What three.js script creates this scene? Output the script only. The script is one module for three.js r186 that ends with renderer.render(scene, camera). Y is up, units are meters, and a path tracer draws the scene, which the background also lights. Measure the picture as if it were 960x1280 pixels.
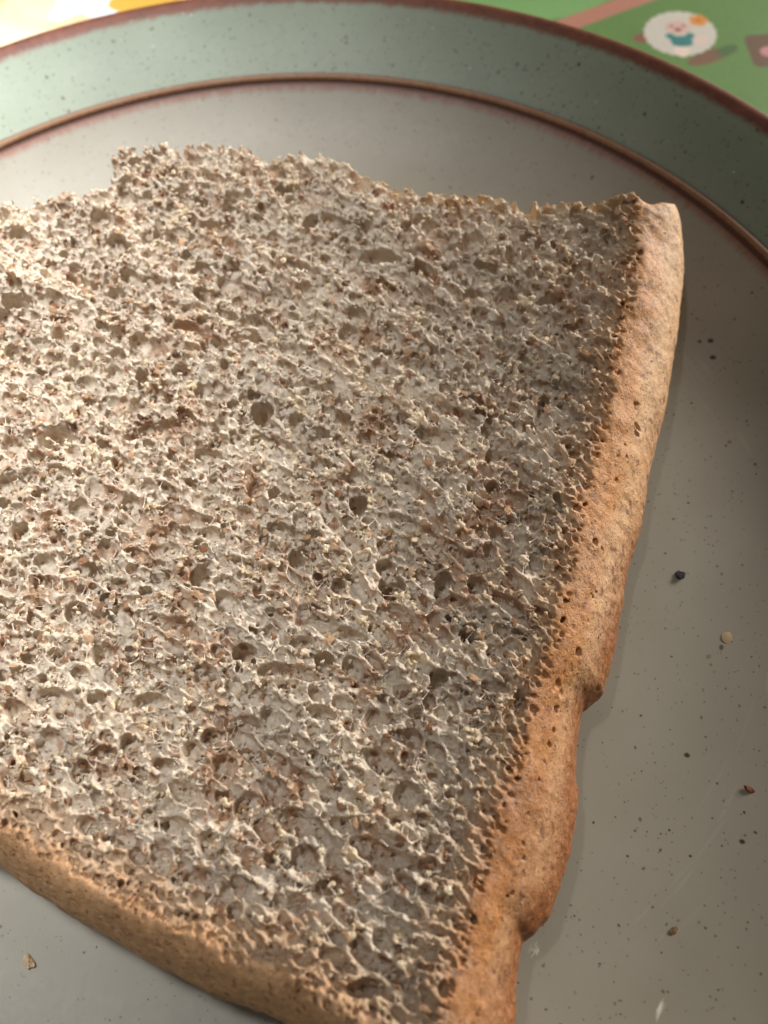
import * as THREE from 'three';
import { RoundedBoxGeometry } from 'three/addons/geometries/RoundedBoxGeometry.js';

// ------------------------------------------------------------------ camera, light, exposure
const scene = new THREE.Scene();
const camera = new THREE.PerspectiveCamera(56, 768 / 1024, 0.01, 20);
camera.position.set(0.01723, 0.12427, 0.06586);
camera.up.set(0.0783, 0.4751, -0.87644);
camera.lookAt(0.01723, 0.12427 - 0.87914, 0.06586 - 0.47656);
camera.focus = 0.122;
camera.userData.fStop = 20;

const renderer = new THREE.WebGLRenderer({ antialias: true });
renderer.toneMapping = THREE.LinearToneMapping;
renderer.toneMappingExposure = 1.36;
renderer.shadowMap.enabled = true;

scene.background = new THREE.Color(0.13, 0.125, 0.115);           // the dim room around the table

// low daylight through the window on the right, a little behind: it skims over the rim of the plate
const windowLight = new THREE.RectAreaLight(0xfffaf3, 31, 0.6, 0.4);
windowLight.position.set(1.05, 0.37, -0.66);
windowLight.lookAt(0, 0.01, 0);
scene.add(windowLight);

// unseen spot added above left: a soft-edged pool fading out across the plate
const key = new THREE.SpotLight(0xfbfdff, 3.9);
key.position.set(-0.16, 0.6, -0.12);
key.target.position.set(-0.115, 0.0, -0.045);
key.angle = 0.22; key.penumbra = 1; key.decay = 2;
key.castShadow = true; key.shadow.radius = 4;
key.shadow.camera.near = 0.05; key.shadow.camera.far = 2; key.shadow.mapSize.set(2048, 2048); key.shadow.bias = -0.0001;
scene.add(key, key.target);

// ------------------------------------------------------------------ helpers
let seed = 20251;
const rnd = () => { seed = (seed + 0x6d2b79f5) | 0; let t = Math.imul(seed ^ (seed >>> 15), 1 | seed); t = (t + Math.imul(t ^ (t >>> 7), 61 | t)) ^ t; return ((t ^ (t >>> 14)) >>> 0) / 4294967296; };
const range = (a, b) => a + (b - a) * rnd();
const clamp = (x, a = 0, b = 1) => (x < a ? a : x > b ? b : x);
const smooth = (a, b, x) => { const t = clamp((x - a) / (b - a)); return t * t * (3 - 2 * t); };
const mix = (a, b, t) => a + (b - a) * t;
const lin = (v) => { v /= 255; return v <= 0.04045 ? v / 12.92 : Math.pow((v + 0.055) / 1.055, 2.4); };
const rgb = (r, g, b) => [lin(r), lin(g), lin(b)];
const mix3 = (a, b, t) => [mix(a[0], b[0], t), mix(a[1], b[1], t), mix(a[2], b[2], t)];

const LAT = new Float32Array(64 * 64 * 64);
for (let i = 0; i < LAT.length; i++) LAT[i] = rnd() * 2 - 1;
function noise(x, y, z) {                                            // smooth value noise, -1 to 1
  const fx = Math.floor(x), fy = Math.floor(y), fz = Math.floor(z);
  let u = x - fx, v = y - fy, w = z - fz;
  u = u * u * (3 - 2 * u); v = v * v * (3 - 2 * v); w = w * w * (3 - 2 * w);
  const x0 = fx & 63, x1 = (fx + 1) & 63, y0 = (fy & 63) << 6, y1 = ((fy + 1) & 63) << 6, z0 = (fz & 63) << 12, z1 = ((fz + 1) & 63) << 12;
  const a = LAT[z0 | y0 | x0], b = LAT[z0 | y0 | x1], c = LAT[z0 | y1 | x0], d = LAT[z0 | y1 | x1];
  const e = LAT[z1 | y0 | x0], f = LAT[z1 | y0 | x1], g = LAT[z1 | y1 | x0], h = LAT[z1 | y1 | x1];
  const p = a + (b - a) * u, q = c + (d - c) * u, r = e + (f - e) * u, s = g + (h - g) * u;
  const m = p + (q - p) * v, n = r + (s - r) * v;
  return m + (n - m) * w;
}
const fbm = (x, y, z) => (noise(x, y, z) + 0.5 * noise(x * 2.03 + 7.1, y * 2.03, z * 2.03 + 3.7) + 0.25 * noise(x * 4.1 + 1.3, y * 4.1 + 9.2, z * 4.1)) / 1.75;

function describe(o, label, category, group, kind) {
  if (label) o.userData.label = label;
  if (category) o.userData.category = category;
  if (group) o.userData.group = group;
  if (kind) o.userData.kind = kind;
  return o;
}
function mesh(name, geometry, material, parent = scene) {
  const m = new THREE.Mesh(geometry, material);
  m.name = name; m.castShadow = m.receiveShadow = true;
  parent.add(m);
  return m;
}
function dataTexture(data, w, h, srgb) {
  const t = new THREE.DataTexture(data, w, h, THREE.RGBAFormat, THREE.UnsignedByteType);
  t.magFilter = THREE.LinearFilter; t.minFilter = THREE.LinearFilter;
  t.wrapS = t.wrapT = THREE.RepeatWrapping;
  if (srgb) t.colorSpace = THREE.SRGBColorSpace;
  t.needsUpdate = true;
  return t;
}

// ------------------------------------------------------------------ the table under everything
const TABLE_Y = -0.0112;
{
  const g = new RoundedBoxGeometry(1.0, 0.03, 0.8, 3, 0.004);
  const w = 512, px = new Uint8Array(w * w * 4);
  for (let y = 0; y < w; y++) for (let x = 0; x < w; x++) {
    const n = fbm(x * 0.012, y * 0.11, 4.4) * 0.5 + fbm(x * 0.05, y * 0.4, 9) * 0.3;
    const i = (y * w + x) * 4;
    px[i] = 150 + n * 40; px[i + 1] = 112 + n * 36; px[i + 2] = 76 + n * 30; px[i + 3] = 255;
  }
  const t = mesh('tabletop', g, new THREE.MeshStandardMaterial({ map: dataTexture(px, w, w, true), roughness: 0.5 }));
  t.position.set(0, TABLE_Y - 0.015, -0.05);
  describe(t, 'brown wooden tabletop under the printed placemat', null, null, 'structure');
}

// ------------------------------------------------------------------ printed placemat
{
  const W = 0.44, D = 0.34, CX = 0.03, CZ = -0.03, S = 2048 / W;        // metres; pixels per metre
  const c = document.createElement('canvas'); c.width = 2048; c.height = Math.round(D * S);
  const g = c.getContext('2d');
  const X = (mm) => (mm / 1000 - (CX - W / 2)) * S, Z = (mm) => (mm / 1000 - (CZ - D / 2)) * S, L = (mm) => (mm / 1000) * S;
  const blob = (x, z, rx, rz, turn, color) => { g.fillStyle = color; g.beginPath(); g.ellipse(X(x), Z(z), L(rx), L(rz), turn, 0, Math.PI * 2); g.fill(); };
  g.fillStyle = '#658749'; g.fillRect(0, 0, c.width, c.height);
  // lighter meadow beyond the path
  g.fillStyle = '#7ea968'; g.beginPath(); g.moveTo(X(20), Z(-205)); g.lineTo(X(110), Z(-205)); g.lineTo(X(82), Z(-132)); g.lineTo(X(66), Z(-124)); g.lineTo(X(20), Z(-118)); g.fill();
  // the pink path
  g.strokeStyle = '#b87f6b'; g.lineWidth = L(4.4); g.lineCap = 'round';
  g.beginPath(); g.moveTo(X(45), Z(-113)); g.quadraticCurveTo(X(74), Z(-125.5), X(88), Z(-131)); g.quadraticCurveTo(X(105), Z(-140), X(125), Z(-142)); g.stroke();
  // cream field on the left with yellow and pale blue patches
  g.fillStyle = '#dcc190'; g.fillRect(0, 0, X(-14), c.height);
  for (let i = 0; i < 60; i++) blob(range(-120, -34), range(-185, -105), range(6, 20), range(3, 9), range(0, 3), ['rgba(246,236,205,0.3)', 'rgba(248,214,170,0.22)', 'rgba(240,222,180,0.3)'][i % 3]);
  blob(-40.5, -143.5, 7, 4.6, -0.3, '#dfe6ef'); blob(-44.5, -139.8, 4.5, 2.6, -0.5, '#c9d6ea'); blob(-37, -139.5, 5, 3.2, 0.2, '#e9edf3');
  blob(-27, -141.5, 8.5, 4.4, -0.1, '#e0b04a');
  g.fillStyle = '#7ea468'; g.fillRect(X(-14), 0, L(34), Z(-100));
  // a round woolly lamb with a pink face, a teal scarf and an orange flower
  blob(92, -107.5, 5.2, 1.9, -0.35, '#7c5d44'); blob(96, -109, 2.6, 1.4, -0.5, '#4f6b3c'); blob(79.5, -115, 2, 1.5, 0, '#8a5c4a');
  for (let i = 0; i < 22; i++) { const a = (i / 22) * Math.PI * 2; blob(87.6 + Math.cos(a) * 6.2, -115.6 + Math.sin(a) * 5.9, 1.5, 1.5, 0, '#cfc8bc'); }
  blob(87.6, -115.6, 6.9, 6.6, 0, '#cfc8bc');
  blob(86.8, -110.0, 1.6, 2.0, 0, '#e9d3c4'); blob(91.5, -113.0, 1.3, 1.5, 0.4, '#dfc6b8');
  blob(87.5, -117.6, 2.75, 2.15, 0.1, '#d8b3a8');
  blob(86.3, -118.1, 0.36, 0.3, 0, '#5b4340'); blob(88.8, -117.9, 0.36, 0.3, 0, '#5b4340'); blob(87.4, -116.8, 0.75, 0.6, 0, '#94564f');
  g.fillStyle = '#3f7f7d';
  g.beginPath(); g.moveTo(X(84.9), Z(-115.4)); g.quadraticCurveTo(X(87.2), Z(-114.2), X(89.8), Z(-114.9)); g.lineTo(X(89.4), Z(-111.6)); g.quadraticCurveTo(X(87), Z(-110.7), X(85.3), Z(-112)); g.fill();
  blob(85.3, -115, 0.9, 0.8, 0.2, '#3f7f7d'); blob(89.5, -114.6, 0.9, 0.9, 0.2, '#3f7f7d');
  for (let i = 0; i < 5; i++) { const a = (i / 5) * Math.PI * 2; blob(92.3 + Math.cos(a) * 1.15, -119.3 + Math.sin(a) * 1.05, 0.95, 0.9, 0, '#d99245'); }
  blob(92.3, -119.3, 0.7, 0.7, 0, '#c9772f');
  // brown plot with a pink sprout
  g.fillStyle = '#6d543f'; g.beginPath(); g.roundRect(X(100.3), Z(-113.2), L(12), L(10.2), L(1.4)); g.fill();
  blob(104.6, -107.6, 2.1, 1.7, 0, '#c98a8f');
  const id = g.getImageData(0, 0, c.width, c.height).data, px = new Uint8Array(id.length);
  for (let y = 0; y < c.height; y++) for (let x = 0; x < c.width; x++) {        // soft print: a little grain
    const i = (y * c.width + x) * 4, n = noise(x * 0.35, y * 0.35, 2) * 3 + noise(x * 0.02, y * 0.02, 5) * 4;
    for (let k = 0; k < 3; k++) px[i + k] = clamp(id[i + k] + n, 0, 255);
    px[i + 3] = 255;
  }
  const t = dataTexture(px, c.width, c.height, true);
  const geo = new RoundedBoxGeometry(W, 0.0022, D, 2, 0.001);
  const p = geo.attributes.position, uv = geo.attributes.uv;
  for (let i = 0; i < p.count; i++) uv.setXY(i, p.getX(i) / W + 0.5, p.getZ(i) / D + 0.5);
  const m = mesh('placemat', geo, new THREE.MeshPhysicalMaterial({ map: t, roughness: 0.45 }));
  m.position.set(CX, -0.0101, CZ);
  describe(m, 'printed placemat under the plate, green meadow with white woolly lamb and cream left side', 'placemat');
}

// ------------------------------------------------------------------ the stoneware plate
const RING = 0.0888;
const plateY = (r) => (r < RING ? 0.0088 * Math.pow(Math.max(0, r - 0.06) / 0.0288, 2.1) : 0.009 + (r - RING) * 0.42);
const PLATE_W = 0.216;
const PLATE_OBJECT = new THREE.Group();
{
  const N = 2048, px = new Uint8Array(N * N * 4), rough = new Uint8Array(N * N * 4);
  const WELL = rgb(149, 143, 129), GREEN = rgb(135, 144, 125), BROWN = rgb(120, 70, 50), DARK = rgb(74, 44, 30), TAN = rgb(140, 108, 80), BLEED = rgb(128, 78, 62);
  const buf = new Float32Array(N * N * 3);
  for (let j = 0; j < N; j++) for (let i = 0; i < N; i++) {
    const x = ((i + 0.5) / N - 0.5) * PLATE_W, z = ((j + 0.5) / N - 0.5) * PLATE_W, r = Math.hypot(x, z), k = (j * N + i) * 3;
    if (r > 0.1075 || r < 0.02) { buf[k] = WELL[0]; buf[k + 1] = WELL[1]; buf[k + 2] = WELL[2]; continue; }
    const X = x * 1000, Z = z * 1000, a = Math.atan2(z, x);
    const fine = noise(X * 3.1, Z * 3.1, 1.5), mid = noise(X * 0.9, Z * 0.9, 3.5), big = fbm(X * 0.06, Z * 0.06, 8.5), streak = noise(a * 420, r * 900, 2.2) * 0.6 + noise(a * 150, r * 300, 5.2) * 0.5;
    const mm = r * 1000 + fine * 0.06;
    let c;
    if (mm > 88.9) {
      c = mix3(GREEN, rgb(124, 133, 115), clamp(0.5 + big * 0.9));
      const edge = 101.9 + streak * 0.3 + mid * 0.25;                                     // worn brown lip of the rim
      c = mix3(c, mix3(BROWN, rgb(92, 50, 36), clamp(0.4 + 0.5 * mid + 0.3 * fine)), smooth(edge - 0.9, edge + 0.6, mm));
      c = mix3(mix3(DARK, BROWN, 0.4), c, smooth(89.15, 89.6 + 0.1 * streak, mm));
    } else {
      c = mix3(WELL, rgb(139, 133, 118), clamp(0.5 + big));
      const bleed = 86.8 + streak * 0.35 + mid * 0.2;
      c = mix3(c, BLEED, 0.85 * smooth(bleed - 1.1, bleed + 0.5, mm));
      c = mix3(c, DARK, smooth(87.1, 87.4, mm));
      c = mix3(c, mix3(TAN, BROWN, clamp(0.25 + 0.3 * mid)), smooth(87.8, 88.0, mm));
      c = mix3(c, mix3(DARK, BROWN, 0.35), smooth(88.6, 88.8, mm));
    }
    const v = 1 + fine * 0.012 + mid * 0.012;
    buf[k] = c[0] * v; buf[k + 1] = c[1] * v; buf[k + 2] = c[2] * v;
  }
  const PXMM = N / (PLATE_W * 1000);
  const spot = (x, z, r, color, strength, turn = 0, aspect = 1) => {              // one fleck or streak in the glaze colour (millimetres)
    const ci = (x / (PLATE_W * 1000) + 0.5) * N, cj = (z / (PLATE_W * 1000) + 0.5) * N, R = r * PXMM * Math.max(1, aspect) + 2, co = Math.cos(turn), si = Math.sin(turn);
    for (let j = Math.max(0, Math.floor(cj - R)); j <= Math.min(N - 1, cj + R); j++) for (let i = Math.max(0, Math.floor(ci - R)); i <= Math.min(N - 1, ci + R); i++) {
      const dx = (i + 0.5 - ci) / PXMM, dz = (j + 0.5 - cj) / PXMM, u = (dx * co + dz * si) / aspect, w = -dx * si + dz * co;
      const d = Math.hypot(u, w) + 0.1 * r * noise(i * 0.7, j * 0.7, 1), t = strength * (1 - smooth(r * 0.55, r * 1.25, d));
      if (t <= 0) continue;
      const k = (j * N + i) * 3;
      for (let q = 0; q < 3; q++) buf[k + q] = mix(buf[k + q], color[q], t);
    }
  };
  for (let n = 0; n < 16000; n++) {
    const r = 104 * Math.sqrt(rnd()), a = rnd() * Math.PI * 2, rim = r > 89.5;
    if (r < 30) continue;
    if (!rim && rnd() < 0.35) continue;
    const big = rnd();
    spot(r * Math.cos(a), r * Math.sin(a), big > (rim ? 0.96 : 0.992) ? range(0.18, 0.32) : big > (rim ? 0.75 : 0.85) ? range(0.11, 0.18) : range(0.06, 0.11), mix3(rgb(38, 32, 25), rgb(84, 60, 42), rnd()), range(rim ? 0.6 : 0.3, 1), rnd() * 3, range(1, 1.5));
  }
  for (let n = 0; n < 60; n++) { const r = range(90, 103), a = rnd() * Math.PI * 2; spot(r * Math.cos(a), r * Math.sin(a), range(0.08, 0.16), rgb(225, 225, 210), 0.8); }
  for (const [x, z, r] of [[70.4, -26.2, 0.42], [70.2, -23.2, 0.42], [68.9, -26.5, 0.26], [57.0, 48.4, 0.3], [53.3, 37.2, 0.34]]) spot(x, z, r, rgb(46, 34, 24), 0.95, 0.4, 1.2);
  // window glints on the glaze, painted into its colour as pale streaks
  for (const [x, z, len, n, spread] of [[30.6, 58.2, 1.3, 9, 1.1], [43.4, 65.4, 2.6, 10, 0.5]]) for (let k = 0; k < n; k++) {
    const t = -0.95 + range(-0.15, 0.15);
    spot(x + range(-spread, spread) * 0.5, z + range(-spread, spread) * 0.5, 0.09, rgb(216, 208, 190), range(0.25, 0.6), t, (len * range(0.4, 1)) / 0.18);
  }
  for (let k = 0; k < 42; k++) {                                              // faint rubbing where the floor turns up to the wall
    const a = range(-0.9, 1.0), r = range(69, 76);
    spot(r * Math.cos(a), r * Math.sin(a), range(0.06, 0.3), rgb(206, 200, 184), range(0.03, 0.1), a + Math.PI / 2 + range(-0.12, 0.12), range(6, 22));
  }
  for (let i = 0, k = 0; i < N * N; i++, k += 3) {
    for (let q = 0; q < 3; q++) { const v = clamp(buf[k + q]); px[i * 4 + q] = 255 * (v <= 0.0031308 ? v * 12.92 : 1.055 * Math.pow(v, 1 / 2.4) - 0.055) + 0.5; }
    px[i * 4 + 3] = 255;
    const x = i % N, y = (i / N) | 0, n = 118 + noise(x * 0.3, y * 0.3, 3) * 8;
    rough[i * 4] = rough[i * 4 + 1] = rough[i * 4 + 2] = n; rough[i * 4 + 3] = 255;
  }
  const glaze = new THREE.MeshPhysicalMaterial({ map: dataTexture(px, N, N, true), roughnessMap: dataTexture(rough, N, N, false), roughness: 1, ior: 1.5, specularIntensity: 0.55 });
  const P = (list) => list.map(([r, y]) => new THREE.Vector2(r, y));
  const turned = (pts, seg = 320) => {
    const g = new THREE.LatheGeometry(P(pts), seg), p = g.attributes.position, uv = g.attributes.uv;
    for (let i = 0; i < p.count; i++) uv.setXY(i, p.getX(i) / PLATE_W + 0.5, p.getZ(i) / PLATE_W + 0.5);
    return g;
  };
  const well = [[0.00001, 0]], rim = [];
  for (let r = 0.01; r < 0.06; r += 0.01) well.push([r, 0]);
  for (let r = 0.06; r <= 0.0874; r += 0.0008) well.push([r, plateY(r)]);
  const base = plateY(0.0874);
  well.push([0.0876, base + 0.00012]);
  const bead = [[0.0876, base + 0.00012], [0.0878, base + 0.00045], [0.0881, base + 0.00085], [0.0884, base + 0.0010], [0.0887, base + 0.00098], [0.089, base + 0.0008], [0.0893, base + 0.00062]];
  const y0 = base + 0.00062;
  for (let r = 0.0893; r <= 0.1035; r += 0.0011) rim.push([r, y0 + (r - 0.0893) * 0.42 + 0.0003 * Math.sin(((r - 0.0893) / 0.0145) * Math.PI)]);
  const yEnd = y0 + 0.0142 * 0.42;
  rim.push([0.1035, yEnd], [0.1043, yEnd + 0.00018], [0.1048, yEnd - 0.0001], [0.1051, yEnd - 0.0006], [0.105, yEnd - 0.0012], [0.1045, yEnd - 0.0018]);
  const under = [[0.1045, yEnd - 0.0018], [0.095, yEnd - 0.006], [0.086, 0.0015], [0.075, -0.0035], [0.064, -0.0046], [0.0635, -0.0088], [0.0605, -0.0089], [0.06, -0.0046], [0.00001, -0.0046]];
  PLATE_OBJECT.name = 'plate'; scene.add(PLATE_OBJECT);
  describe(PLATE_OBJECT, 'speckled stoneware plate with grey well and brown-edged green rim, under the bread', 'plate');
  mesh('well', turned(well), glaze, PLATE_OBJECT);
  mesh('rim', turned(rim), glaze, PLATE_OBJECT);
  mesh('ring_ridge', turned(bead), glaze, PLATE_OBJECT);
  mesh('underside', turned(under, 160), new THREE.MeshStandardMaterial({ color: 0xb2a794, roughness: 0.4 }), PLATE_OBJECT);
}

// ------------------------------------------------------------------ the slice of bread, carved from a field of distances (millimetres)
{
  const H = 0.19;                                                         // size of a cell
  const X0 = -48.5, X1 = 71, Z0 = -68, Z1 = 76, Y0 = -0.4, Y1 = 26;
  const nx = Math.ceil((X1 - X0) / H), nz = Math.ceil((Z1 - Z0) / H), ny = Math.ceil((Y1 - Y0) / H);
  const topRight = [[58.5, -38.7], [58.5, -35.1], [57, -27.9], [54.9, -21.5], [52.5, -15], [50.2, -8], [47.6, -0.6], [44.2, 7], [42.3, 12.5], [40.3, 18.4], [37.2, 26.5], [34, 32.7], [30.6, 41.7], [27.3, 48.4], [24.5, 54.7], [22.3, 60.2], [20.3, 65.4], [18.4, 68.8]];
  const topFront = [[15.8, 69.3], [12, 66.7], [6.9, 63.2], [1.3, 60.1], [-4, 57.4], [-9.8, 54.8], [-16.3, 51.1], [-21.7, 47.7], [-27, 44.2], [-38, 37], [-46.5, 31.4]];
  const cut = [[-47, 0], [-47.2, -25], [-46.5, -44], [-41.2, -48.1], [-36.7, -48.3], [-33.3, -49.3], [-29.8, -49.8], [-26.9, -51], [-24.5, -50.1], [-20.9, -51], [-20.4, -54.8], [-20.8, -56.7], [-18, -57.6], [-13.1, -58], [-6.9, -58.1], [-0.7, -57.6], [2.4, -56.9], [3.6, -55.5], [5.5, -56.4], [11.1, -55.6], [14.7, -53.9], [17.7, -52.1], [21.2, -49.5], [23.6, -48.1], [28.4, -46.7], [35.5, -44.7], [41.2, -42.9], [46.9, -41.2], [52.7, -40.5], [57.6, -41]];
  const lowRight = [[62.5, -42.6], [65.4, -43.4], [66.3, -42.6], [66.6, -41.2], [65.8, -33.4], [63.5, -24], [60.7, -14.9], [57.3, -6.2], [54.2, 1], [52.6, 6.4], [49.7, 12.6], [47.2, 19.2], [44.5, 26.7], [42.9, 30.3], [41.4, 31.3], [40.3, 31.9], [39.6, 33.4], [38.4, 38.4], [37.3, 43.1], [35.8, 48.5], [34, 52.7], [32.3, 55.5], [30.2, 57.2], [28.8, 57.8], [28.3, 59.5], [27.7, 62], [27, 65.8], [25.2, 70.8]];
  const lowFront = [[21.3, 74], [14, 71.9], [8, 68], [1.7, 63.8], [-4.9, 60.9], [-11.2, 57.7], [-17.2, 54.4], [-24, 49.9], [-30.9, 45.6], [-41, 39], [-46.8, 35]];
  const polyA = [...topRight, ...topFront, ...cut], polyB = [...lowRight, ...lowFront, ...cut.slice(0, -1), [59.2, -41.3]];

  // signed distance to an outline (inside positive), and to its crusted stretch only, on a coarse grid
  const G = 0.5, gx = Math.ceil((X1 - X0) / G) + 2, gz = Math.ceil((Z1 - Z0) / G) + 2;
  function distances(poly, crusted) {
    const all = new Float32Array(gx * gz), crust = new Float32Array(gx * gz);
    for (let j = 0; j < gz; j++) for (let i = 0; i < gx; i++) {
      const x = X0 + i * G, z = Z0 + j * G;
      let best = 1e9, bestCrust = 1e9, inside = false;
      for (let k = 0; k < poly.length; k++) {
        const [ax, az] = poly[k], [bx, bz] = poly[(k + 1) % poly.length], ex = bx - ax, ez = bz - az;
        const t = clamp(((x - ax) * ex + (z - az) * ez) / (ex * ex + ez * ez)), d = (x - ax - t * ex) ** 2 + (z - az - t * ez) ** 2;
        if (d < best) best = d;
        if (k < crusted && d < bestCrust) bestCrust = d;
        if (az > z !== bz > z && x < ax + ((z - az) / ez) * ex) inside = !inside;
      }
      const s = inside ? 1 : -1;
      all[j * gx + i] = s * Math.sqrt(best); crust[j * gx + i] = s * Math.sqrt(bestCrust);
    }
    return [all, crust];
  }
  const [aAll, aCrust] = distances(polyA, topRight.length + topFront.length - 1), [bAll, bCrust] = distances(polyB, lowRight.length + lowFront.length - 1);
  const look = (g, x, z) => {
    const fx = clamp((x - X0) / G, 0, gx - 1.001), fz = clamp((z - Z0) / G, 0, gz - 1.001), i = fx | 0, j = fz | 0, u = fx - i, v = fz - j, k = j * gx + i;
    return mix(mix(g[k], g[k + 1], u), mix(g[k + gx], g[k + gx + 1], u), v);
  };
  const DIR = 0.75;                                                         // the crumb was dragged along this direction
  const cd = Math.cos(DIR), sd = Math.sin(DIR);
  const cup = (x, z) => 13.5 + 5.5 * ((x - 8) ** 2 + (z - 8) ** 2) / 3600;   // the slice sags into the hollow of the plate
  const fold = (x, z, ax, az, bx, bz, r) => { const ex = bx - ax, ez = bz - az, t = clamp(((x - ax) * ex + (z - az) * ez) / (ex * ex + ez * ez)); return Math.exp(-((x - ax - t * ex) ** 2 + (z - az - t * ez) ** 2) / (r * r)); };   // torn lips of crumb that stand up
  const nA = new Float32Array(nx * nz), nB = new Float32Array(nx * nz), nC = new Float32Array(nx * nz), nD = new Float32Array(nx * nz), nT = new Float32Array(nx * nz);
  for (let j = 0; j < nz; j++) for (let i = 0; i < nx; i++) {
    const x = X0 + i * H, z = Z0 + j * H, k = j * nx + i;
    const ca = look(aCrust, x, z), a = look(aAll, x, z);
    const torn = a < ca - 0.3 ? 1 : 0;                                       // the torn far side is ragged, the crusted sides are not
    const ragged = torn * (noise(x * 0.35, z * 0.35, 1) * 0.9 + noise(x * 0.9, z * 0.9, 2) * 0.6);
    const lump = noise(x * 0.16, z * 0.16, 5) * 0.55 + noise(x * 0.5, z * 0.5, 6) * 0.12 + noise(x * 1.1, z * 1.1, 9) * 0.12;
    nA[k] = a + ragged + (1 - torn) * noise(x * 0.45, z * 0.45, 3) * 0.35; nB[k] = look(bAll, x, z) + ragged + (1 - torn) * lump * 0.6;
    nC[k] = ca + noise(x * 0.45, z * 0.45, 3) * 0.35; nD[k] = look(bCrust, x, z) + lump * 0.6;
    const p = x * cd + z * sd, q = -x * sd + z * cd, calm = smooth(0.3, 4, ca);
    const h = fbm(p * 0.05, q * 0.11, 3.3) * 1.5 + fbm(p * 0.12, q * 0.22, 6.1) * 0.95 + noise(p * 0.7, q * 0.9, 2.4) * 0.3 + noise(p * 1.4, q * 1.6, 8.4) * 0.16;
    nT[k] = cup(x, z) + h * mix(0.25, 1, calm) - 0.55 * (1 - smooth(1.2, 4.2, ca)) + 1.7 * fold(x, z, 62, -44.5, 62, -39, 4) + 1.7 * fold(x, z, -40, -37.5, -26.5, -31.5, 1.7) + 1.1 * fold(x, z, -22, -47.5, -17, -37, 2.6) + 0.8 * fold(x, z, -29, -13, -24, -2, 1.8);
  }
  const THICK = 15.5;
  const wAt = (t) => (t <= 0 ? 0 : t < 0.68 ? Math.pow(Math.sin((Math.PI / 2) * (t / 0.68)), 0.92) : 1 - 0.45 * ((t - 0.68) / 0.32) ** 2);
  const smin = (a, b, k) => { const h = Math.max(k - Math.abs(a - b), 0) / k; return Math.min(a, b) - h * h * k * 0.25; };
  const FLOOR = 2.7;                                                       // how deep the torn pores reach
  const F = new Float32Array(nx * ny * nz).fill(-1.5);
  const SLAB = nx * nz;
  for (let j = 1; j < nz - 1; j++) for (let i = 1; i < nx - 1; i++) {
    const k = j * nx + i, a = nA[k], b = nB[k];
    if (a < -1.5 && b < -1.5) continue;
    const T = nT[k], x = X0 + i * H, z = Z0 + j * H, under = a > 7 ? -9 : Math.max(plateY(Math.hypot(x, z) / 1000) * 1000 + 0.15, cup(x, z) - THICK);
    for (let y = 0; y < ny - 1; y++) {
      const yy = Y0 + y * H, dT = T - yy;
      if (dT < -1.2) break;
      const w = wAt(dT / THICK), s = a * (1 - w) + b * w, dB = yy - under;
      F[y * SLAB + k] = dT > 7 && s > 5 ? 1.5 : clamp(Math.min(smin(dT, s, nC[k] - a < 0.5 ? 2.0 : 0.8), dB), -1.5, 1.5);
    }
  }
  // bubbles: ellipsoids taken out of the dough (or, with add, lumps put on)
  function carve(x, y, z, a, b, c, turn, add, far) {
    const R = Math.max(a, b) + 0.35, Rc = c + 0.35, co = Math.cos(turn), si = Math.sin(turn), m = Math.min(a, b, c);
    const i0 = Math.max(1, Math.ceil((x - R - X0) / H)), i1 = Math.min(nx - 2, Math.floor((x + R - X0) / H)), j0 = Math.max(1, Math.ceil((z - R - Z0) / H)), j1 = Math.min(nz - 2, Math.floor((z + R - Z0) / H)), k0 = Math.max(0, Math.ceil((y - Rc - Y0) / H)), k1 = Math.min(ny - 2, Math.floor((y + Rc - Y0) / H));
    for (let k = k0; k <= k1; k++) { const dy = (Y0 + k * H - y) / c;
      for (let j = j0; j <= j1; j++) { const dz = Z0 + j * H - z;
        for (let i = i0; i <= i1; i++) {
          const dx = X0 + i * H - x, u = (dx * co + dz * si) / a, v = (-dx * si + dz * co) / b, d = (Math.sqrt(u * u + v * v + dy * dy) - 1) * m, at = k * SLAB + j * nx + i;
          if (!add && !far && nT[j * nx + i] - (Y0 + k * H) > FLOOR) continue;
          if (add) { if (-d > F[at]) F[at] = -d; } else if (d < F[at]) F[at] = Math.max(d, -1.5);
        } } }
  }
  const colAt = (x, z) => clamp(Math.round((z - Z0) / H), 0, nz - 1) * nx + clamp(Math.round((x - X0) / H), 0, nx - 1);
  const cells = new Map();
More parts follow.
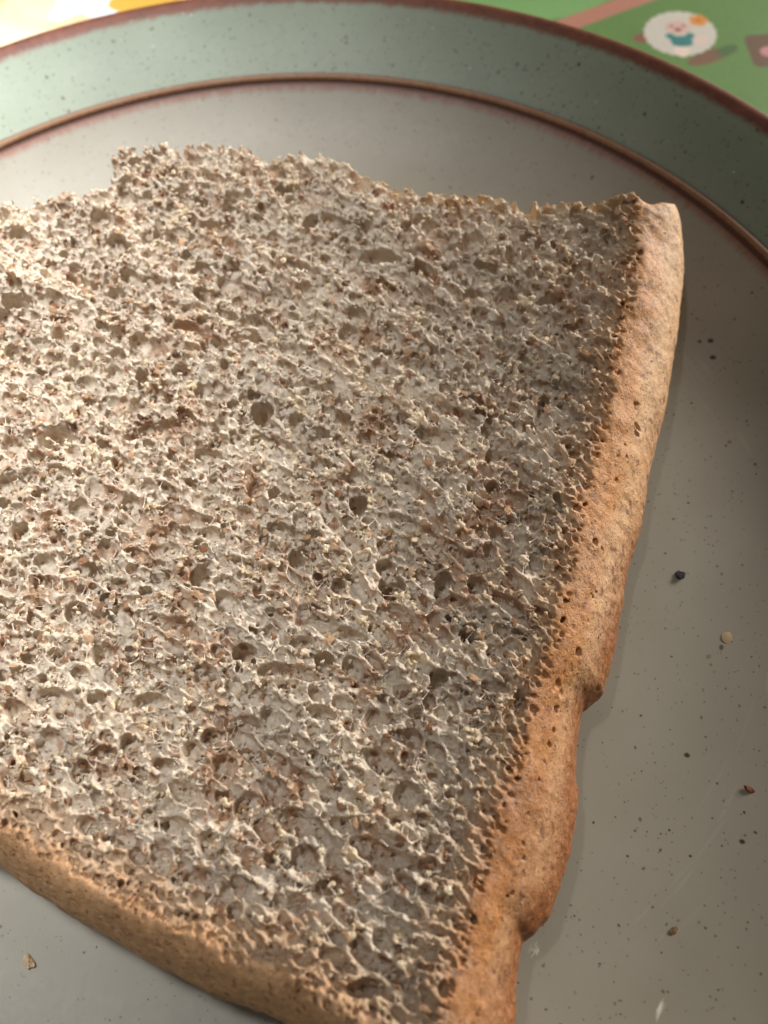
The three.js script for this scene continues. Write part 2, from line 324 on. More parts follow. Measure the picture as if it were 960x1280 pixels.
  // the pores that can be told apart one by one
  for (const [x, z, a, b, deg] of [[5.8, 11.1, 1.55, 1.7, 0], [-7.0, 8.8, 0.74, 0.93, 0], [0.7, 15.4, 0.92, 1.12, 0], [-1.3, 23.5, 1.59, 1.31, 0], [2.5, 26.4, 2.35, 1.19, 10], [17.5, 16.5, 2.01, 1.88, 30], [24.1, 16.3, 1.31, 1.66, 0], [28.1, 17.2, 1.3, 1.66, 0], [22.3, 29.0, 1.44, 1.48, 0], [19.1, 32.8, 1.05, 0.84, 0], [26.4, 23.4, 1.37, 1.4, 0], [20.7, 31.7, 0.95, 1.26, 0], [31.8, 3.7, 0.95, 1.16, 0], [30.1, 12.8, 1.02, 1.23, 0], [14.0, 4.1, 1.58, 1.51, 20], [19.2, -6.2, 0.99, 1.08, 0], [2.8, 1.4, 0.96, 1.06, 0], [0.2, -0.1, 1.19, 2.02, 0], [32.3, -5.5, 1.2, 1.8, 0], [10.8, 15.9, 1.01, 1.11, 0], [-11.9, -14.7, 1.15, 1.27, 0], [-16.6, -8.3, 1.47, 1.12, -20], [-27.2, -25.3, 1.23, 1.35, 0], [-18.0, -30.3, 0.86, 0.81, 0], [1.2, -12.0, 1.81, 1.99, 0], [6.0, -10.2, 1.12, 0.98, 0], [-11.5, -10.1, 1.93, 1.12, -10], [0.4, 0.0, 0.86, 1.66, 0], [-5.2, -1.4, 0.98, 1.08, 0], [-10.0, -19.3, 1.64, 1.16, 10], [-15.3, -18.3, 1.18, 1.16, 0], [-9.1, -26.5, 3.13, 1.06, 15], [-0.3, -24.4, 2.84, 1.17, 10], [5.7, -49.5, 1.56, 1.43, 0], [-5.7, -43.7, 2.05, 1.13, 10], [9.6, -43.2, 1.27, 1.95, 40], [43.5, -24.7, 2.02, 1.17, 0], [15.7, 54.0, 2.51, 0.79, 30], [22.1, 42.8, 0.74, 0.91, 0], [10.2, 45.3, 2.03, 0.91, 15], [19.3, 62.3, 0.53, 0.87, 0], [11.6, 61.6, 2.13, 1.07, 5], [2.7, 48.5, 1.65, 1.01, 20], [-6.7, 13.1, 1.45, 1.59, 0], [20.2, -35.9, 2.95, 1.22, 20], [26.7, -41.1, 2.51, 1.38, 15], [-26.4, -8.7, 1.84, 3.04, 70], [-33.4, -31.0, 2.53, 1.67, 20], [-16.9, 35.2, 1.76, 0.86, 15], [-10.0, 37.1, 1.45, 0.85, 10], [17.8, -35.9, 2.46, 1.08, 20], [12.2, -9.5, 1.55, 1.1, 20], [7.9, 32.2, 1.92, 0.95, 15], [8.6, 25.7, 1.37, 1.29, 0], [24.0, 39.7, 0.84, 1.23, 0], [31.3, 32.4, 0.76, 1.26, 0], [-18.4, 28.4, 1.4, 0.99, 0], [40.1, -8.5, 0.89, 1.71, 10], [47.7, -29.8, 1.09, 1.6, 0], [38.8, -32.8, 1.22, 1.88, 0]]) {
    const T = nT[colAt(x, z)], m = Math.min(a, b);
    carve(x, T - m * 1.0, z, a, b, m * 2.0, (deg * Math.PI) / 180, false, true);
    const key = Math.floor(x / 2) * 1000 + Math.floor(z / 2);
    if (!cells.has(key)) cells.set(key, []);
    cells.get(key).push([x, T - m * 0.75, z, Math.min(1.9, (a + b + m) / 3)]);
  }
  function bubbles(count, r0, r1, power, depth0, depth1, minCrust, apart) {        // bubbles packed side by side, the walls between them thin
    for (let n = 0; n < count; n++) {
      const x = range(X0 + 1, X1 - 1), z = range(Z0 + 1, Z1 - 1), k = colAt(x, z), dc = nC[k], pick = rnd(), size = rnd(), along = rnd(), turnBy = rnd() + rnd() - 1, deep = rnd(), flat = rnd();
      if (nA[k] < 0.2 || dc < minCrust + 0.7 + 0.9 * noise(x * 0.7, z * 0.7, 44) || size > 0.3 + smooth(1.0, 4, dc)) continue;
      let r = r0 + (r1 - r0) * Math.pow(pick, power);
      r = Math.min(r, 0.2 + Math.max(0, dc - 0.7) * 0.2);
      const y = nT[k] - mix(depth0, depth1, deep) * Math.max(r, 0.4) + 0.55 * r * (1 - smooth(1.5, 5, dc)), ci = Math.floor(x / 2), cj = Math.floor(z / 2);
      let free = true;
      for (let p = ci - 1; p <= ci + 1 && free; p++) for (let q = cj - 1; q <= cj + 1 && free; q++) {
        const list = cells.get(p * 1000 + q);
        if (list) for (const b of list) if ((b[0] - x) ** 2 + (b[1] - y) ** 2 + (b[2] - z) ** 2 < (apart * (b[3] + r)) ** 2) { free = false; break; }
      }
      if (!free) continue;
      const key = ci * 1000 + cj;
      if (!cells.has(key)) cells.set(key, []);
      cells.get(key).push([x, y, z, r]);
      const st = 1 + mix(0.7, 1.7, smooth(-25, 15, x)) * along * along, dir = 0.6 + 0.25 * smooth(-20, 25, x - 0.3 * z) + 0.8 * smooth(30, 50, x + 0.35 * (z - 20));
      carve(x, y, z, r * st, (r / Math.sqrt(st)) * mix(0.9, 1.1, size), r * mix(1.0, 1.65, flat), dir + turnBy * 0.65);
    }
  }
  bubbles(5000, 0.9, 1.9, 2.0, 0.1, 0.8, 2.8, 0.88);
  bubbles(60000, 0.46, 1.0, 1.3, -0.05, 0.7, 1.4, 0.86);
  bubbles(260000, 0.24, 0.48, 1.1, -0.15, 0.7, 0.7, 0.84);
  bubbles(6000, 0.45, 1.1, 1.5, 1.0, 1.7, 2.6, 0.84);                             // a few reach deeper
  for (const [x, y, z, a, b, c] of [[53.0, 13.2, -4.2, 1.3, 0.5, 0.9], [52.4, 13.0, -3.4, 0.8, 0.4, 0.7], [60.6, 14.6, -22, 0.4, 0.9, 0.4]]) carve(x, y, z, a, b, c, 0.5, false, true);
  // small pits in the crust itself
  for (let n = 0; n < 30000; n++) {
    const k0 = Math.floor(rnd() * topRight.length), t = rnd(), u = rnd(), v = rnd();
    const A = polyA[Math.floor(rnd() * (topRight.length + topFront.length - 2))] ?? topRight[k0];
    const x = A[0] + (t - 0.5) * 14, z = A[1] + (u - 0.5) * 14, k = colAt(x, z), y = range(1, 14.5), w = wAt((nT[k] - y) / THICK), s = nA[k] * (1 - w) + nB[k] * w;
    if (Math.abs(s) > 0.25) continue;
    const r = 0.17 + 0.4 * v * v * v * v;
    carve(x, y, z, r * 1.3, r, r, 1.8);
  }
  // tiny pits on every surface that shows, cup floors too
  for (let n = 0; n < 22000; n++) {
    const x = range(X0 + 1, X1 - 1), z = range(Z0 + 1, Z1 - 1), k = colAt(x, z), pick = rnd(), turn = rnd() * 3;
    if (nA[k] < 0.5 || nC[k] < 0.2) continue;
    let y = Math.min(ny - 2, Math.ceil((nT[k] + 0.8 - Y0) / H));
    while (y > 1 && F[y * SLAB + k] <= 0) y--;
    const r = 0.16 + 0.3 * pick * pick;
    carve(x, Y0 + y * H - 0.02, z, r * 1.25, r * 0.9, r, turn, false, true);
  }
  // pale lumps of crumb standing on the surface, and flakes of bran
  const buckets = new Map(), put = (b) => { for (let i = Math.floor((b.x - b.R) / 2); i <= Math.floor((b.x + b.R) / 2); i++) for (let j = Math.floor((b.z - b.R) / 2); j <= Math.floor((b.z + b.R) / 2); j++) { const key = i * 1000 + j; if (!buckets.has(key)) buckets.set(key, []); buckets.get(key).push(b); } };
  for (let n = 0; n < 1500; n++) {
    const x = range(X0 + 2, X1 - 2), z = range(Z0 + 2, Z1 - 2), k = colAt(x, z), pick = rnd(), clump = noise(x * 0.13, z * 0.13, 12), turn = rnd() * 3;
    if (nA[k] < 0.6 || nC[k] < 3 || clump < -0.05) continue;
    const r = 0.24 + 0.6 * pick ** 3, y = nT[k] - r * range(0.0, 0.9) - 0.15;
    const parts = 4 + Math.floor(rnd() * 5);
    for (let q = 0; q < parts; q++) { const b = r * range(0.3, 0.62); carve(x + range(-1, 1) * r, y + range(-0.5, 0.5) * r, z + range(-1, 1) * r, b * range(1, 1.5), b * range(0.6, 0.9), b * range(0.6, 1), turn + range(-0.7, 0.7), true); }
    put({ x, y, z, R: r * 1.7, a: 1, b: 1, c: 1, co: 1, si: 0, kind: 0, amount: range(0.4, 1) });
  }
  for (let n = 0; n < 15000; n++) {
    const x = range(X0 + 1, X1 - 1), z = range(Z0 + 1, Z1 - 1), k = colAt(x, z), clump = noise(x * 0.2, z * 0.2, 31), pick = rnd(), turn = DIR + range(-0.9, 0.9), deep = rnd(), amount = range(0.35, 1), hue = rnd(), fl = rnd();
    if (nA[k] < 0 || clump < -0.45) continue;
    const r = 0.25 + 0.75 * pick * pick;
    put({ x, y: nT[k] - deep * 2.4, z, R: r * 1.1, a: 1, b: 0.55, c: 1.0 + 0.9 * fl, co: Math.cos(turn), si: Math.sin(turn), kind: 1, amount, hue });
  }
  // fine raggedness of every wall
  for (let y = 0; y < ny; y++) for (let j = 1; j < nz - 1; j++) for (let i = 1; i < nx - 1; i++) {
    const at = y * SLAB + j * nx + i, f = F[at];
    if (f > 0.45 || f < -0.45) continue;
    const x = X0 + i * H, yy = Y0 + y * H, z = Z0 + j * H, crumb = smooth(0.6, 2.2, nC[j * nx + i]);
    F[at] = f + mix(0.075, 0.1, crumb) * noise(x * 1.2, yy * 1.2, z * 1.2) + mix(0.035, 0.055, crumb) * noise(x * 2.9 + 5, yy * 2.9, z * 2.9);
  }

  // close the pores that no opening reaches
  {
    const open = new Uint8Array(F.length), stack = new Int32Array(F.length >> 1);
    let top = 0;
    const start = (ny - 1) * SLAB + nx + 1;
    open[start] = 1; stack[top++] = start;
    const steps = [1, -1, nx, -nx, SLAB, -SLAB];
    while (top) {
      const at = stack[--top];
      for (const st of steps) { const b = at + st; if (b < 0 || b >= F.length || open[b] || F[b] > 0) continue; open[b] = 1; if (top < stack.length) stack[top++] = b; }
    }
    for (let i = 0; i < F.length; i++) if (F[i] <= 0 && !open[i]) F[i] = 0.3;
  }

  // surface nets
  let cap = 1 << 20, vp = new Float32Array(cap * 3), vn = 0, tri = new Int32Array(1 << 22), tn = 0;
  let cur = new Int32Array(SLAB).fill(-1), prev = new Int32Array(SLAB).fill(-1);
  const corner = [0, 1, nx, nx + 1, SLAB, SLAB + 1, SLAB + nx, SLAB + nx + 1];
  const edges = []; for (let a = 0; a < 8; a++) for (const bit of [1, 2, 4]) if (!(a & bit)) edges.push([a, a | bit]);
  const val = new Float64Array(8);
  const quad = (a, b, c, d, flip) => {
    if (a < 0 || b < 0 || c < 0 || d < 0) return;
    if (tn + 6 > tri.length) { const t = new Int32Array(tri.length * 2); t.set(tri); tri = t; }
    if (flip) { tri[tn++] = a; tri[tn++] = c; tri[tn++] = b; tri[tn++] = a; tri[tn++] = d; tri[tn++] = c; } else { tri[tn++] = a; tri[tn++] = b; tri[tn++] = c; tri[tn++] = a; tri[tn++] = c; tri[tn++] = d; }
  };
  for (let y = 0; y < ny - 1; y++) {
    cur.fill(-1);
    for (let j = 0; j < nz - 1; j++) for (let i = 0; i < nx - 1; i++) {
      const at = y * SLAB + j * nx + i;
      let mask = 0;
      for (let q = 0; q < 8; q++) { const v = F[at + corner[q]]; val[q] = v; if (v > 0) mask |= 1 << q; }
      if (mask === 0 || mask === 255) continue;
      let sx = 0, sy = 0, sz = 0, n = 0;
      for (let e = 0; e < 12; e++) {
        const a = edges[e][0], b = edges[e][1];
        if (((mask >> a) & 1) === ((mask >> b) & 1)) continue;
        const t = val[a] / (val[a] - val[b]);
        sx += (a & 1) + t * ((b & 1) - (a & 1)); sz += ((a >> 1) & 1) + t * (((b >> 1) & 1) - ((a >> 1) & 1)); sy += (a >> 2) + t * ((b >> 2) - (a >> 2)); n++;
      }
      if (vn === cap) { cap *= 2; const t = new Float32Array(cap * 3); t.set(vp); vp = t; }
      vp[vn * 3] = X0 + (i + sx / n) * H; vp[vn * 3 + 1] = Y0 + (y + sy / n) * H; vp[vn * 3 + 2] = Z0 + (j + sz / n) * H;
      cur[j * nx + i] = vn++;
      const k = j * nx + i;
      if (i === 0 || j === 0) continue;
      const s0 = mask & 1;
      if (y > 0 && s0 !== ((mask >> 1) & 1)) quad(cur[k], cur[k - nx], prev[k - nx], prev[k], !s0);           // edge along x
      if (y > 0 && s0 !== ((mask >> 2) & 1)) quad(cur[k], prev[k], prev[k - 1], cur[k - 1], !s0);             // edge along z
      if (s0 !== ((mask >> 4) & 1)) quad(cur[k], cur[k - 1], cur[k - nx - 1], cur[k - nx], !s0);              // edge along y
    }
    [cur, prev] = [prev, cur];
  }

  // colour and kind of every vertex
  const color = new Float32Array(vn * 3), crusty = new Uint8Array(vn);
  const CREAM = rgb(240, 230, 215), GREY = rgb(223, 209, 191), TOAST = rgb(198, 164, 130), LUMP = rgb(242, 225, 192), BRAN = rgb(148, 102, 72), BRAN2 = rgb(184, 142, 106), RIND = rgb(212, 150, 86), RIND2 = rgb(162, 104, 58), RIND3 = rgb(236, 200, 154), SPECK = rgb(104, 58, 32), FRONT = rgb(220, 176, 128);
  const WHITE = rgb(238, 220, 196);
  for (let v = 0; v < vn; v++) {
    const x = vp[v * 3], y = vp[v * 3 + 1], z = vp[v * 3 + 2], k = colAt(x, z), w = wAt((nT[k] - y) / THICK), s = nC[k] * (1 - w) + nD[k] * w;
    const n1 = noise(x * 0.4, y * 0.4, z * 0.4 + 40), n2 = noise(x * 1.5 + 3, y * 1.5, z * 1.5), n3 = noise(x * 3.4, y * 3.4, z * 3.4 + 11);
    let c = mix3(GREY, CREAM, clamp(0.55 + 0.5 * n1 + 0.3 * n2));
    c = mix3(c, TOAST, clamp(0.6 * (1 - smooth(1.2, 9, s + 1.5 * n1)) + 0.2 * n1 * (1 - smooth(3, 12, s))));
    const warm = noise(x * 0.22, y * 0.22, z * 0.22 + 70) + 0.6 * noise(x * 0.7, y * 0.7, z * 0.7 + 90) + 0.35 * n2;
    c = mix3(c, rgb(192, 146, 108), 0.6 * smooth(0.2, 1.0, warm));
    const list = buckets.get(Math.floor(x / 2) * 1000 + Math.floor(z / 2));
    if (list) for (const b of list) {
      const dx = x - b.x, dz = z - b.z, u = (dx * b.co + dz * b.si) / b.a, q = (-dx * b.si + dz * b.co) / b.b, dy = (y - b.y) / b.c, d = Math.sqrt(u * u + q * q + dy * dy) / b.R + 0.22 * n3;
      if (d < 1) c = mix3(c, b.kind ? mix3(BRAN, BRAN2, b.hue) : LUMP, b.amount * (1 - smooth(0.65, 1, d)) * (b.kind ? 0.85 : 0.9));
    }
    const front = smooth(24, 8, x - 0.25 * (z - 60)) ;                             // the paler crust along the near side
    const down = nT[k] - y, patch = fbm(x * 0.16, y * 0.2, z * 0.16 + 17);
    let rind = mix3(mix3(RIND, RIND3, clamp(smooth(0.8, 4, down) * 0.75 + 0.5 * patch)), RIND2, clamp(0.75 * smooth(2.5, 9, down) * smooth(-30, 20, z) + 0.55 * smooth(0, 45, z) + 0.5 * patch + 0.25 * n2));
    rind = mix3(rind, mix3(FRONT, rgb(174, 128, 84), clamp(0.3 + 0.5 * patch + 0.3 * n2)), front);
    rind = mix3(rind, RIND3, clamp(0.4 * n2 + 0.3 * n3 - 0.15));
    rind = mix3(rind, SPECK, 0.6 * smooth(0.5, 0.75, noise(x * 1.5 + 20, y * 1.1, z * 1.1) + 0.25 * n3));
    rind = mix3(rind, WHITE, 0.35 * smooth(-18, -44, z) * clamp(0.5 + 0.6 * n2));       // paler towards the far corner
    const edge = s + 0.6 * n2 + 0.9 * n1 + 0.3 * n3, r = 1 - smooth(0.5, 3.6, edge);
    c = mix3(c, rgb(216, 180, 138), 0.5 * (1 - smooth(2.5, 8, edge)));
    if (x > 16 && z < -30) c = mix3(c, rgb(224, 190, 138), 0.6 * (1 - smooth(0.4, 2.6, nA[k] + 0.6 * n2)));      // tan edge along the cut
    c = mix3(c, rind, r);
    crusty[v] = s + 0.5 * n2 + 0.5 * n1 + 0.3 * n3 < 3.2 ? 1 : 0;
    color[v * 3] = c[0]; color[v * 3 + 1] = c[1]; color[v * 3 + 2] = c[2];
  }
  // smooth normals over the whole surface, then split it into crumb and crust
  const normal = new Float32Array(vn * 3);
  for (let t = 0; t < tn; t += 3) {
    const a = tri[t] * 3, b = tri[t + 1] * 3, c = tri[t + 2] * 3;
    const ux = vp[b] - vp[a], uy = vp[b + 1] - vp[a + 1], uz = vp[b + 2] - vp[a + 2], wx = vp[c] - vp[a], wy = vp[c + 1] - vp[a + 1], wz = vp[c + 2] - vp[a + 2];
    const px = uy * wz - uz * wy, py = uz * wx - ux * wz, pz = ux * wy - uy * wx;
    for (const q of [a, b, c]) { normal[q] += px; normal[q + 1] += py; normal[q + 2] += pz; }
  }
  for (let v = 0; v < vn; v++) { const l = Math.hypot(normal[v * 3], normal[v * 3 + 1], normal[v * 3 + 2]) || 1; normal[v * 3] /= l; normal[v * 3 + 1] /= l; normal[v * 3 + 2] /= l; }
  function split(which) {
    const map = new Int32Array(vn).fill(-1), keep = [];
    let count = 0, n = 0;
    const index = new Uint32Array(tn);
    for (let t = 0; t < tn; t += 3) {
      if ((crusty[tri[t]] + crusty[tri[t + 1]] + crusty[tri[t + 2]] >= 2 ? 1 : 0) !== which) continue;
      for (let q = 0; q < 3; q++) { const v = tri[t + q]; if (map[v] < 0) { map[v] = count++; keep.push(v); } index[n++] = map[v]; }
    }
    const p = new Float32Array(count * 3), m = new Float32Array(count * 3), c = new Float32Array(count * 3), uv = new Float32Array(count * 2);
    for (let i = 0; i < count; i++) { const v = keep[i] * 3; const x = vp[v], y = vp[v + 1], z = vp[v + 2], near = which && x < 17;
      uv[i * 2] = (which ? (near ? 0.85 * x + 0.5 * z : z) * 1.2 : x + 0.35 * y) / 24; uv[i * 2 + 1] = (which ? (near ? y - 0.7 * z + 0.4 * x : y - 0.75 * x) * 1.2 : z + 0.4 * y) / 24; for (let q = 0; q < 3; q++) { p[i * 3 + q] = vp[v + q] / 1000; m[i * 3 + q] = normal[v + q]; c[i * 3 + q] = color[v + q]; } }
    const g = new THREE.BufferGeometry();
    g.setAttribute('position', new THREE.BufferAttribute(p, 3)); g.setAttribute('normal', new THREE.BufferAttribute(m, 3)); g.setAttribute('color', new THREE.BufferAttribute(c, 3));
    g.setAttribute('uv', new THREE.BufferAttribute(uv, 2));
    g.setIndex(new THREE.BufferAttribute(index.slice(0, n), 1));
    return g;
  }
  const topAt = (x, z) => { const k = colAt(x, z); let y = Math.min(ny - 2, Math.ceil((nT[k] + 1.4 - Y0) / H)); while (y > 1 && F[y * SLAB + k] <= 0) y--; const a = F[y * SLAB + k], b = F[(y + 1) * SLAB + k]; return Y0 + (y + a / (a - b)) * H; };
  console.log('bread triangles', tn / 3, 'vertices', vn, 'grid', nx, ny, nz);
  // fine grain: relief and tone below the size of a cell, laid on from above (u and v are millimetres / 24)
  const M = 1024, grain = new Uint8Array(M * M * 4), tone = new Uint8Array(M * M * 4), pit = new Float32Array(M * M);
  for (let n = 0; n < 5200; n++) {                                            // micro foam: round pits of many sizes, wrapped at the edges
    const cx = rnd() * M, cy = rnd() * M, r = 5 + 12 * rnd() ** 2, R = Math.ceil(r);
    for (let j = -R; j <= R; j++) for (let i = -R; i <= R; i++) {
      const q = 1 - (i * i + j * j) / (r * r);
      if (q > 0) { const k = ((Math.floor(cy) + j + M) % M) * M + ((Math.floor(cx) + i + M) % M); pit[k] = Math.max(pit[k], Math.sqrt(q) * (r / 17)); }
    }
  }
  for (let j = 0; j < M; j++) for (let i = 0; i < M; i++) {
    const k = (j * M + i) * 4, a = noise(i * 0.125, j * 0.125, 1.5), b = noise(i * 0.25, j * 0.25, 21.5);
    const h = 205 + 22 * a + 16 * b - 175 * pit[j * M + i], t = 234 + 14 * noise(i * 0.0625, j * 0.0625, 50.5) + 12 * a;
    grain[k] = grain[k + 1] = grain[k + 2] = clamp(h, 0, 255); tone[k] = clamp(t + 4, 0, 255); tone[k + 1] = clamp(t, 0, 255); tone[k + 2] = clamp(t - 5, 0, 255); grain[k + 3] = tone[k + 3] = 255;
  }
  // the crust: dry grain, pin holes and a few scorched flecks
  const C = 1024, skin = new Uint8Array(C * C * 4), skinTone = new Uint8Array(C * C * 4), hole = new Float32Array(C * C), fleck = new Float32Array(C * C);
  for (let n = 0; n < 1500; n++) {
    const cx = rnd() * C, cy = rnd() * C, dark = n < 420, r = dark ? 3 + 9 * rnd() ** 3 : 2 + 7 * rnd() ** 3, R = Math.ceil(r * 1.3), el = range(0.6, 1), depth = range(0.5, 1);
    for (let j = -R; j <= R; j++) for (let i = -R; i <= R; i++) {
      const d = Math.hypot(i, j / el) / r + 0.3 * noise((cx + i) * 0.2, (cy + j) * 0.2, 7), k = ((Math.floor(cy) + j + C) % C) * C + ((Math.floor(cx) + i + C) % C);
      if (d < 1) { if (dark) fleck[k] = Math.max(fleck[k], depth * smooth(1, 0.6, d)); else hole[k] = Math.max(hole[k], Math.sqrt(1 - d * d) * depth); }
    }
  }
  for (let j = 0; j < C; j++) for (let i = 0; i < C; i++) {
    const k = (j * C + i) * 4, a = noise(i * 0.125, j * 0.125, 3.5), b = noise(i * 0.25, j * 0.25, 23.5), c = noise(i * 0.5, j * 0.5, 43.5), d = noise(i * 0.0625, j * 0.0625, 13.5), e = noise(i * 0.03125, j * 0.03125, 19.5);
    skin[k] = skin[k + 1] = skin[k + 2] = clamp(170 + 24 * a + 22 * b + 18 * c + 26 * d - 150 * hole[j * C + i], 0, 255);
    const t = 206 + 20 * b + 22 * c + 14 * a + 16 * d + 16 * e, f = fleck[j * C + i];
    skinTone[k] = clamp(t * (1 - 0.45 * f) + 6, 0, 255); skinTone[k + 1] = clamp(t * (1 - 0.6 * f), 0, 255); skinTone[k + 2] = clamp(t * (1 - 0.68 * f) - 3, 0, 255); skin[k + 3] = skinTone[k + 3] = 255;
  }
  const skinMap = dataTexture(skin, C, C, false), skinToneMap = dataTexture(skinTone, C, C, true);
  const grainMap = dataTexture(grain, M, M, false), toneMap = dataTexture(tone, M, M, true);
  const bread = new THREE.Group(); bread.name = 'bread_slice'; scene.add(bread);
  describe(bread, 'porous wholemeal bread slice with golden brown crust, torn along its far side', 'bread');
  mesh('crumb', split(0), new THREE.MeshPhysicalMaterial({ vertexColors: true, map: toneMap, bumpMap: grainMap, bumpScale: 0.00014, color: new THREE.Color(1.06, 1.055, 1.05), roughness: 0.9, specularIntensity: 0.3, transmission: 0.3, thickness: 0 }), bread);
  {
    // thin strands of gluten that still bridge the pores
    const up = new THREE.Vector3(), A = new THREE.Vector3(), B = new THREE.Vector3(), mid = new THREE.Vector3(), X = new THREE.Vector3(), Y = new THREE.Vector3(), Zv = new THREE.Vector3(), m4 = new THREE.Matrix4(), list = [];
    for (let n = 0; n < 120000 && list.length < 2600; n++) {
      const x = range(X0 + 2, X1 - 2), z = range(Z0 + 2, Z1 - 2), L = range(0.4, 1.5), turn = range(0, Math.PI), thick = range(0.035, 0.085), k = colAt(x, z);
      if (nA[k] < 1.5 || nC[k] < 4) continue;
      const dx = Math.cos(turn) * L * 0.5, dz = Math.sin(turn) * L * 0.5, ya = topAt(x - dx, z - dz), yb = topAt(x + dx, z + dz), ym = topAt(x, z);
      if (ya - ym < 0.28 || yb - ym < 0.28 || Math.abs(ya - yb) > 0.8) continue;
      A.set(x - dx, ya - 0.05, z - dz); B.set(x + dx, yb - 0.05, z + dz); mid.addVectors(A, B).multiplyScalar(0.5);
      X.subVectors(B, A); up.set(0, 1, 0); Zv.crossVectors(X, up).normalize().multiplyScalar(thick); Y.crossVectors(Zv, X).normalize().multiplyScalar(thick);
      m4.makeBasis(X.clone().multiplyScalar(0.001), Y.clone().multiplyScalar(0.001), Zv.clone().multiplyScalar(0.001)).setPosition(mid.multiplyScalar(0.001));
      list.push(m4.clone());
    }
    const g = new THREE.CylinderGeometry(1, 1, 1, 5, 6, true); g.rotateZ(Math.PI / 2);
    const p = g.attributes.position;                                            // thicker where it is rooted, sagging between
    for (let i = 0; i < p.count; i++) { const t = p.getX(i) * 2, f = 0.75 + 1.6 * t * t * t * t; p.setXYZ(i, p.getX(i), p.getY(i) * f - 2.2 * (1 - t * t), p.getZ(i) * f); }
    g.computeVertexNormals();
    const strands = new THREE.InstancedMesh(g, new THREE.MeshPhysicalMaterial({ color: new THREE.Color().setRGB(...rgb(238, 226, 208)), roughness: 0.9, specularIntensity: 0.3, transmission: 0.3, thickness: 0 }), list.length);
    list.forEach((m, i) => strands.setMatrixAt(i, m));
    strands.name = 'strands'; strands.castShadow = strands.receiveShadow = true; bread.add(strands);
    describe(strands, null, null, null, 'stuff');
    // loose crumbs and flakes of bran lying on the torn face
    const f = new THREE.IcosahedronGeometry(1, 3), q = f.attributes.position;
    for (let i = 0; i < q.count; i++) { const a = q.getX(i), b = q.getY(i), c = q.getZ(i), v = 1 + 0.55 * noise(a * 1.6, b * 1.6, c * 1.6 + 9) + 0.35 * noise(a * 3.7, b * 3.7, c * 3.7); q.setXYZ(i, a * v, b * v, c * v); }
    f.computeVertexNormals();
    const count = 9000, spots = [];
    const e = new THREE.Euler(), qn = new THREE.Quaternion(), sc = new THREE.Vector3(), at = new THREE.Vector3();
    for (let n = 0; n < 40000 && spots.length < count; n++) {
      const x = range(X0 + 2, X1 - 2), z = range(Z0 + 2, Z1 - 2), k = colAt(x, z), pick = rnd(), bran = rnd() < 0.42, clump = noise(x * 0.3, z * 0.3, bran ? 61 : 72), a = range(0, 6), b = range(-0.5, 0.5), tone = rnd(), fl = rnd(), st = rnd();
      if (nA[k] < 0.4 || nC[k] < 3 || clump < -0.1) continue;
      const r = (0.09 + 0.24 * pick ** 3) * (bran ? 1.15 : 1);
      m4.compose(at.set(x, topAt(x, z) + r * 0.2, z).multiplyScalar(0.001), qn.setFromEuler(e.set(b, a, b * 0.7)), sc.set(r * (bran ? 1.7 : 1.2), r * (bran ? 0.35 : 0.8), r * (0.7 + 0.4 * st)).multiplyScalar(0.001));
      const c = bran ? mix3(rgb(142, 100, 72), rgb(206, 170, 134), tone) : mix3(rgb(246, 234, 210), rgb(228, 206, 170), tone);
      spots.push([m4.clone(), new THREE.Color().setRGB(...c)]);
    }
    const loose = new THREE.InstancedMesh(f, new THREE.MeshPhysicalMaterial({ roughness: 0.9, specularIntensity: 0.3, transmission: 0.3, thickness: 0 }), spots.length);
    spots.forEach(([m, c], i) => { loose.setMatrixAt(i, m); loose.setColorAt(i, c); });
    loose.name = 'loose_crumbs'; loose.castShadow = loose.receiveShadow = true; bread.add(loose);
    describe(loose, null, null, null, 'stuff');
    console.log('strands', list.length, 'loose', spots.length);
  }
  mesh('crust', split(1), new THREE.MeshPhysicalMaterial({ vertexColors: true, map: skinToneMap, bumpMap: skinMap, bumpScale: 0.0002, roughness: 0.55, specularIntensity: 0.7 }), bread);
}

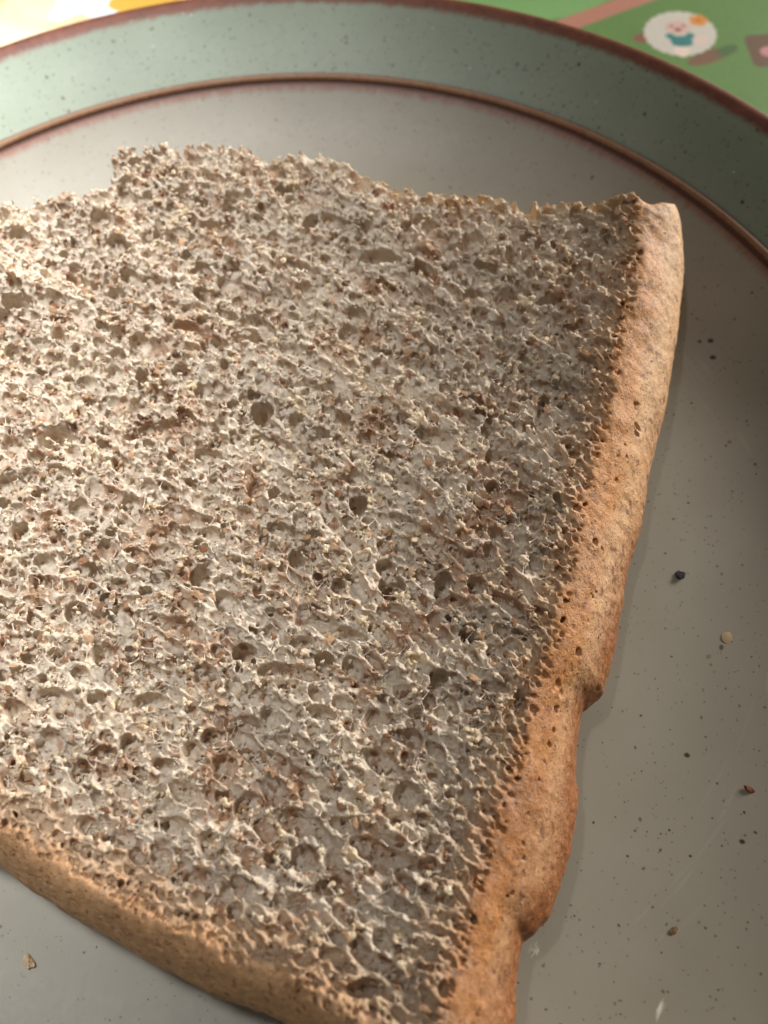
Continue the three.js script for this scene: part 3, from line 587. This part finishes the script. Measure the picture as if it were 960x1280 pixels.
// ------------------------------------------------------------------ bits lying on the plate
function bit(name, label, category, [x, z], [sx, sy, sz], turn, color, salt, sharp = 0.5) {
  const g = new THREE.IcosahedronGeometry(1, 6), p = g.attributes.position, c = new Float32Array(p.count * 3);
  for (let i = 0; i < p.count; i++) {
    const a = p.getX(i), b = p.getY(i), d = p.getZ(i), n = 1 + sharp * noise(a * 1.4 + salt, b * 1.4, d * 1.4) + 0.3 * sharp * noise(a * 4 + salt, b * 4, d * 4);
    p.setXYZ(i, a * n * sx, Math.max(b * n, -0.55) * sy, d * n * sz);
    const v = 0.85 + 0.3 * noise(a * 3 + salt, b * 3, d * 3 + 5);
    c[i * 3] = color[0] * v; c[i * 3 + 1] = color[1] * v; c[i * 3 + 2] = color[2] * v;
  }
  g.setAttribute('color', new THREE.BufferAttribute(c, 3));
  g.computeVertexNormals();
  const m = mesh(name, g, new THREE.MeshStandardMaterial({ vertexColors: true, roughness: 0.8 }));
  m.position.set(x / 1000, plateY(Math.hypot(x, z) / 1000) + sy * 0.5, z / 1000);
  m.rotation.y = turn;
  return describe(m, label, category);
}
bit('burnt_crumb', 'black angular burnt crumb on the bare grey well right of the crust', 'crumb', [57.8, 12.3], [0.0006, 0.0003, 0.00058], 0.4, rgb(24, 20, 16), 1.7, 0.6);
bit('bran_flake', 'reddish brown pointed bran flake near the right edge of the plate well', 'bran flake', [59.6, 42.3], [0.00055, 0.00014, 0.0003], -0.7, rgb(112, 62, 36), 4.1, 0.7);
bit('bread_crumb', 'dull brown flat crumb on the well, right of the lowest crust flap', 'crumb', [47, 57.5], [0.00055, 0.00007, 0.0004], 0.6, rgb(118, 86, 56), 7.3, 0.5);
bit('bread_crumb_001', 'pale tan bread crumb on the plate below the near crust', 'crumb', [-28.8, 55.4], [0.0006, 0.0006, 0.00075], 0.3, rgb(206, 176, 138), 9.9, 0.45);
{
  const g = new THREE.SphereGeometry(0.0011, 40, 14, 0, Math.PI * 2, 0, 0.5), p = g.attributes.position;
  for (let i = 0; i < p.count; i++) { const r = 1 + 0.08 * noise(p.getX(i) * 1800, p.getZ(i) * 1800, 3); p.setXYZ(i, p.getX(i) * 1.75 * r, (p.getY(i) - 0.0011 * Math.cos(0.5)) * 0.5, p.getZ(i) * 1.6 * r); }
  g.computeVertexNormals();
  const m = mesh('dried_drop', g, new THREE.MeshPhysicalMaterial({ color: new THREE.Color().setRGB(...rgb(158, 134, 98)), roughness: 0.5 }));
  m.position.set(0.0622, plateY(0.06597) + 0.00001, 0.022);
  describe(m, 'round tan dried drop on the plate well between the bread and the right rim', 'drop');
}

renderer.render(scene, camera);
